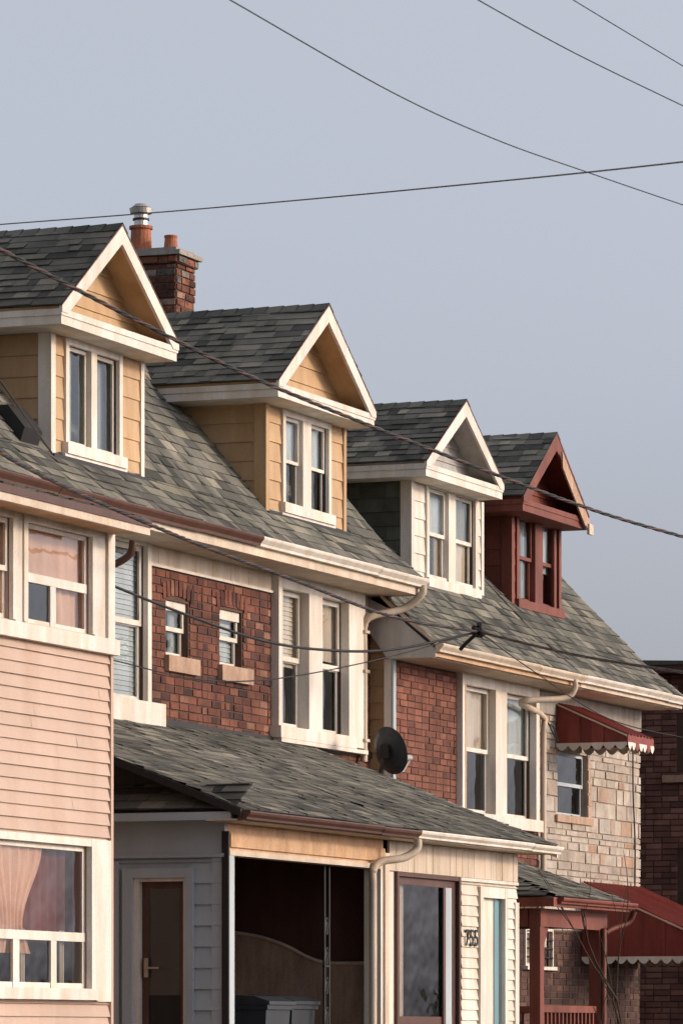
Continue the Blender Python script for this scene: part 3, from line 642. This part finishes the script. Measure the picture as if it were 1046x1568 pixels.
SR('window_sill_board','white').box(frX,28.,XS+.03,0,.075,zs1,zw0-.02)
SR('window_head_board','cream').box(frX,28.,XS-.121,0,.026,zw1+.06,3.97)
window(SR,frX,*ua,n=1,trim='white',cw=.07,head=.06,sill=0,hung=False,sw=.035,curt=[('shade','curtain',.56)],rx=(.05,.12))
def bars(g,fr,w,ratio,cx):
    a0,a1,z0,z1=w; zm=z0+(z1-z0)*ratio
    g('glazing_bar','white').box(fr,a0,a1,-.042,-.012,zm-.035,zm+.035); g('glazing_bar','white').box(fr,cx-.05,cx+.05,-.042,-.014,z0,zm-.035)
bars(SR,frX,ua,.46,X(84,YS))
curtain(SR('window_curtain','curtain'),frX,X(92,YS),X(136,YS)+.05,zw0,zw1,-.095,4,.008)
window(SR,frX,*ub,n=2,mull=.1,trim='white',cw=.07,head=.06,sill=0,hung=True,sw=.04,curt=[('shade','curtain',1)])
window(SR,frX,*la,n=1,trim='white',cw=.12,head=.06,sill=.09,hung=False,sw=.04,curt=None,proud=.045,rx=(.1,.3))
bars(SR,frX,la,.36,X(85,YS))
zm=lz0+(lz1-lz0)*.36; SR('glazing_bar','white').box(frX,X(28,YS)-.06,X(28,YS)+.05,-.042,-.014,lz0,zm-.036)
def tied(mb,fr,a0,a1,zt,zb,d):
    rows=16; cols=40
    def P(i,j):
        t=i/rows; s=j/cols; pinch=1-.62*math.sin(min(1,t/.75)*math.pi/2)**2 + (.25*max(0,(t-.75)/.25))
        w=(a1-a0)*pinch; c=a0+(a1-a0)*.5; a=c+(s-.5)*w
        return fr(a,d+.014*math.sin(s*math.pi*14),zt+(zb-zt)*t)
    for i in range(rows):
        for j in range(cols): mb.face([P(i,j),P(i,j+1),P(i+1,j+1),P(i+1,j)],.5)
tied(SR('window_curtain','curtain'),frX,X(-20,YS),X(78,YS),lz1,lz1-.85,-.075)
curtain(SR('red_drape','drapered'),frX,la[0],X(133,YS)+.28,zm-.05,lz1+.05,-.16,16,.02)
for u in (10,50,110): curtain(SR('window_curtain','blind'),frX,X(u,YS),X(u,YS)+.10,lz0,zm+.05,-.11,2,.01)
yr=15.15; xr=X(228,yr)
roofprofile(SR,[(yr,4.05),(17.02,4.56)],28.,xr)
SR('roof_edge','brown').box(front(yr),28.,xr+.01,-.03,.025,4.005,4.062); SR('fascia','cream').box(front(yr),28.,xr,-.03,.012,3.945,4.005)
SR('soffit','tan').box(front(0),28.,xr,-YS-.02,-yr-.03,3.965,3.985)
SR('roof_side','brown').ext(side(xr+.01),[(yr,3.96),(yr,4.06),(17.0,4.57),(17.0,4.45)],0,.02)
tube('downspout',catmull([(XS+.12,15.35,3.93),(XS+.12,15.38,3.82),(XS+.08,15.5,3.74),(XS+.05,15.62,3.72),(XS+.05,15.66,3.5),(XS+.05,15.66,0)],5),.03,'brown',SR.e)
vx=X(15,17.6)
A('roof_vent','black').ext(side(vx),[(17.50,5.10),(17.46,5.22),(17.62,5.42),(17.78,5.42)],-.0,-.36)
# ================================================================== HOUSE E
XE=56.5; frE=side(XE)
we=[(16.9,YX(1036,XE),ZV(1186,XE,17.6),ZV(1092,XE,17.6)),(16.9,YX(1037,XE),ZV(1400,XE,17.6),ZV(1300,XE,17.6))]
zE=ZV(1034,XE,17.8)
wall(E('wall_backing','mortar'),frE,16.6,24.,-1.7,zE,we); blocks(E('brick_wall','bricke'),frE,16.6,19.5,-1.,zE,we,.215,.072,.009)
blocks(E('front_bricks','bricke'),front(16.6),XE,62.,-1.,zE,(),.215,.072,.009); E('front_wall','mortar').box(front(0),XE+.01,64,-24,-16.61,-1.7,zE)
for w in we: window(E,frE,*w,n=1,trim='brown',cw=0,head=0,sill=0,sw=.05,sash='brown',rx=(.1,.1))
E('window_sill','sill').box(frE,16.8,YX(1016,XE),-.05,.06,ZV(1199,XE,17.7),ZV(1188,XE,17.7))
E('window_sill','concrete').box(frE,16.8,YX(1022,XE),-.05,.06,ZV(1412,XE,17.7),ZV(1403,XE,17.7))
E('eave','brown').box(front(0),XE-.3,64.4,-24.3,-16.2,zE,zE+.10)
E('roof','shingleg').ext(side(XE-.32),[(16.15,zE+.10),(24.3,zE+.10),(20.2,zE+.24)],0,-8)
for g in (A,B,Cc,D,E,SR): g.done()
# ================================================================== cables
def wire(pts,r,mat='black',name='power_line'): return tube(name,catmull([W3(*p) for p in pts],10),r,mat)
def twisted(pts,r,name='power_line',n=3,tw=22.,rad=.009):
    P=catmull([W3(*p) for p in pts],40); e=bpy.data.objects.new(name,None); bpy.context.collection.objects.link(e)
    for k in range(n):
        q=[]; L=0
        for i,p in enumerate(P):
            if i: L+=(p-P[i-1]).length
            t=(P[min(i+1,len(P)-1)]-P[max(i-1,0)]).normalized(); s=t.cross(Vector((0,0,1))).normalized(); w=s.cross(t)
            a=L*tw/2+k*2*math.pi/n; q.append(p+s*rad*math.cos(a)+w*rad*math.sin(a))
        tube('strand',q,r,'black' if k else 'brown',e)
wire([(300,-30,27),(360,3,27.5),(600,140,30),(760,213,32),(900,263,34),(1046,313,36),(1120,337,37)],.0042)
wire([(690,-28,30),(740,3,30.5),(880,80,32),(1046,161,34),(1120,196,35)],.0042)
wire([(830,-32,31),(885,3,31.5),(1046,100,34),(1120,143,35)],.0037)
wire([(-60,348,46),(0,343,45),(260,323,41),(520,300,37),(740,279,34),(890,264,32),(1046,247,30),(1110,239,29)],.0056,'brown')
twisted([(-60,350,28),(0,381,28.5),(200,485,30.5),(400,583,32.5),(665,690,35.5),(900,778,38.5),(1046,822,40),(1120,843,41)],.0075,rad=.0075)
BR=(733,968,47.5)
twisted([(-60,640,30),(0,692,31),(75,733,33),(165,775,35.5),(300,832,38),(450,888,41),(600,944,44.5),BR],.0085,rad=.008)
wire([(168,895,39.5),(260,932,41),(390,978,43),(490,995,44.5),(600,995,46),BR],.013)
twisted([BR,(880,1003,44),(1046,1030,40),(1120,1040,38)],.008,rad=.007)
wire([(168,1010,39.5),(300,1040,41),(420,1040,43),(580,1010,45.5),BR],.006)
wire([BR,(820,1030,48),(930,1100,48.5),(1046,1130,49),(1100,1135,49)],.006)
wire([(-50,520,30),(0,583,30),(40,640,31),(80,694,33)],.007)
IB=G('insulator_bracket'); bp=Vector(W3(*BR))
tube('bracket_arm',[bp,bp+Vector((.05,.15,-.10)),bp+Vector((.08,.22,-.16))],.02,'black',IB.e)
for k in range(11):
    o=Vector((random.uniform(-.10,.10),random.uniform(-.05,.05),random.uniform(-.06,.09)))
    tube('clamp',[bp+o,bp+o*-.6+Vector((0,0,.02))],.026,'black',IB.e)
IB.done()
# ================================================================== fence + shrub at the far right
FE=G('wooden_fence')
for k in range(9):
    xx=45.6+k*.33; FE('picket','wood').box(front(14.0),xx,xx+.09,0,.02,-1.7,-.1+random.uniform(-.04,.04)+ (.6 if k%4==0 else .3))
for z in (-1.2,.05): FE('rail','wood').box(front(14.02),45.5,48.6,-.03,0,z,z+.09)
FE.done()
def branch(p,d,L,r,depth,e):
    pts=[p]; q=p.copy(); dd=d.copy()
    for i in range(5):
        dd=(dd+Vector((random.uniform(-.14,.14),random.uniform(-.14,.14),random.uniform(-.04,.12)))).normalized(); q=q+dd*L/5; pts.append(q.copy())
    o=tube('limb',pts,r,'bark',e)
    for i,pt in enumerate(o.data.splines[0].points): pt.radius=1-.6*i/5
    if depth>0:
        for k in range(3):
            i=random.choice((2,3,4,5)); nd=(dd+Vector((random.uniform(-.6,.6),random.uniform(-.6,.6),random.uniform(.0,.6)))).normalized(); branch(pts[i],nd,L*.5,r*.5,depth-1,e)
SHB=G('bare_shrub'); p0=Vector((X(992,14.6),14.6,-1.7))
for k in range(2): branch(p0+Vector((random.uniform(-.2,.2),random.uniform(-.1,.1),0)),Vector((random.uniform(-.08,.08),random.uniform(-.1,.1),1)).normalized(),2.1,.020,2,SHB.e)
# ================================================================== ground
gm=surf('grass_ground',[(0,(.05,.055,.025)),(1,(.07,.07,.035))],.95,.5,1.5,.6,20,False)
asph=surf('asphalt',var((.05,.05,.05)),.9,.3,2,.4,80,False); conc=M['concrete']
def slab(name,x0,x1,y0,y1,z0,z1,mat):
    m=MB(name,mat); m.box(front(0),x0,x1,-y1,-y0,z0-ZC,z1-ZC); return m.build()
m=MB('ground',gm); m.face([(-1500,-1500,-ZC-.02),(1500,-1500,-ZC-.02),(1500,1500,-ZC-.02),(-1500,1500,-ZC-.02)],.5); m.build()
m=MB('road',asph); m.face([(-300,2.2,-ZC-.012),(300,2.2,-ZC-.012),(300,9.8,-ZC-.012),(-300,9.8,-ZC-.012)],.5); m.build()
m=MB('road_marking',M['white'])
for k in range(-20,40): m.face([(k*6,5.95,-ZC-.006),(k*6+3,5.95,-ZC-.006),(k*6+3,6.05,-ZC-.006),(k*6,6.05,-ZC-.006)],.5)
m.build()
slab('kerb',-300,300,9.8,9.95,-.02,.12,conc); slab('pavement',-300,300,9.95,11.8,-.02,.10,conc)
slab('kerb',-300,300,2.05,2.2,-.02,.12,conc); slab('pavement',-300,300,-1.,2.05,-.02,.10,conc)
# ================================================================== light
elev=math.radians(17); az=math.radians(160)   # azimuth clockwise from +y
sd=Vector((math.sin(az)*math.cos(elev),math.cos(az)*math.cos(elev),math.sin(elev)))
sl_=bpy.data.lights.new('sun','SUN'); sl_.energy=2.0; sl_.angle=math.radians(7); sl_.color=(1,.78,.55)
so=bpy.data.objects.new('sun',sl_); bpy.context.collection.objects.link(so); so.rotation_euler=(-sd).to_track_quat('-Z','Y').to_euler()
w=bpy.data.worlds.new('World'); bpy.context.scene.world=w; w.use_nodes=True; nt=w.node_tree
bg=nt.nodes['Background']; sk=nt.nodes.new('ShaderNodeTexSky'); sk.sky_type='NISHITA'; sk.sun_disc=False; sk.sun_elevation=elev; sk.sun_rotation=az
sk.air_density=1.0; sk.dust_density=3.0; sk.ozone_density=1.5
hs=nt.nodes.new('ShaderNodeHueSaturation'); hs.inputs['Saturation'].default_value=.4; hs.inputs['Value'].default_value=1.5
tc=nt.nodes.new('ShaderNodeTexCoord'); sp=nt.nodes.new('ShaderNodeSeparateXYZ'); nt.links.new(tc.outputs['Generated'],sp.inputs[0])
mr=nt.nodes.new('ShaderNodeMapRange'); mr.inputs[1].default_value=.04; mr.inputs[2].default_value=.24; nt.links.new(sp.outputs['Z'],mr.inputs[0])
rp=ramp(nt,[(0,(.80,.795,.95)),(1,(.97,.94,.965))]); nt.links.new(mr.outputs[0],rp.inputs[0])
vm=nt.nodes.new('ShaderNodeVectorMath'); vm.operation='MULTIPLY'; nt.links.new(hs.outputs[0],vm.inputs[0]); nt.links.new(rp.outputs[0],vm.inputs[1])
nt.links.new(sk.outputs[0],hs.inputs['Color']); nt.links.new(vm.outputs[0],bg.inputs[0]); bg.inputs[1].default_value=.148
# ================================================================== camera
cam=bpy.data.cameras.new('camera'); co=bpy.data.objects.new('camera',cam); bpy.context.collection.objects.link(co)
co.location=(0,0,ZC); co.rotation_euler=(math.pi/2,0,-(math.pi/2-TH)); cam.sensor_fit='HORIZONTAL'; cam.sensor_width=36
cam.lens=36*FP/1046; cam.shift_y=(HV-784)/1046; cam.clip_start=.5; cam.clip_end=5000
cam.dof.use_dof=True; cam.dof.focus_distance=46.; cam.dof.aperture_fstop=16
sc=bpy.context.scene; sc.camera=co; sc.view_settings.view_transform='Standard'; sc.view_settings.look='None'; sc.view_settings.exposure=0
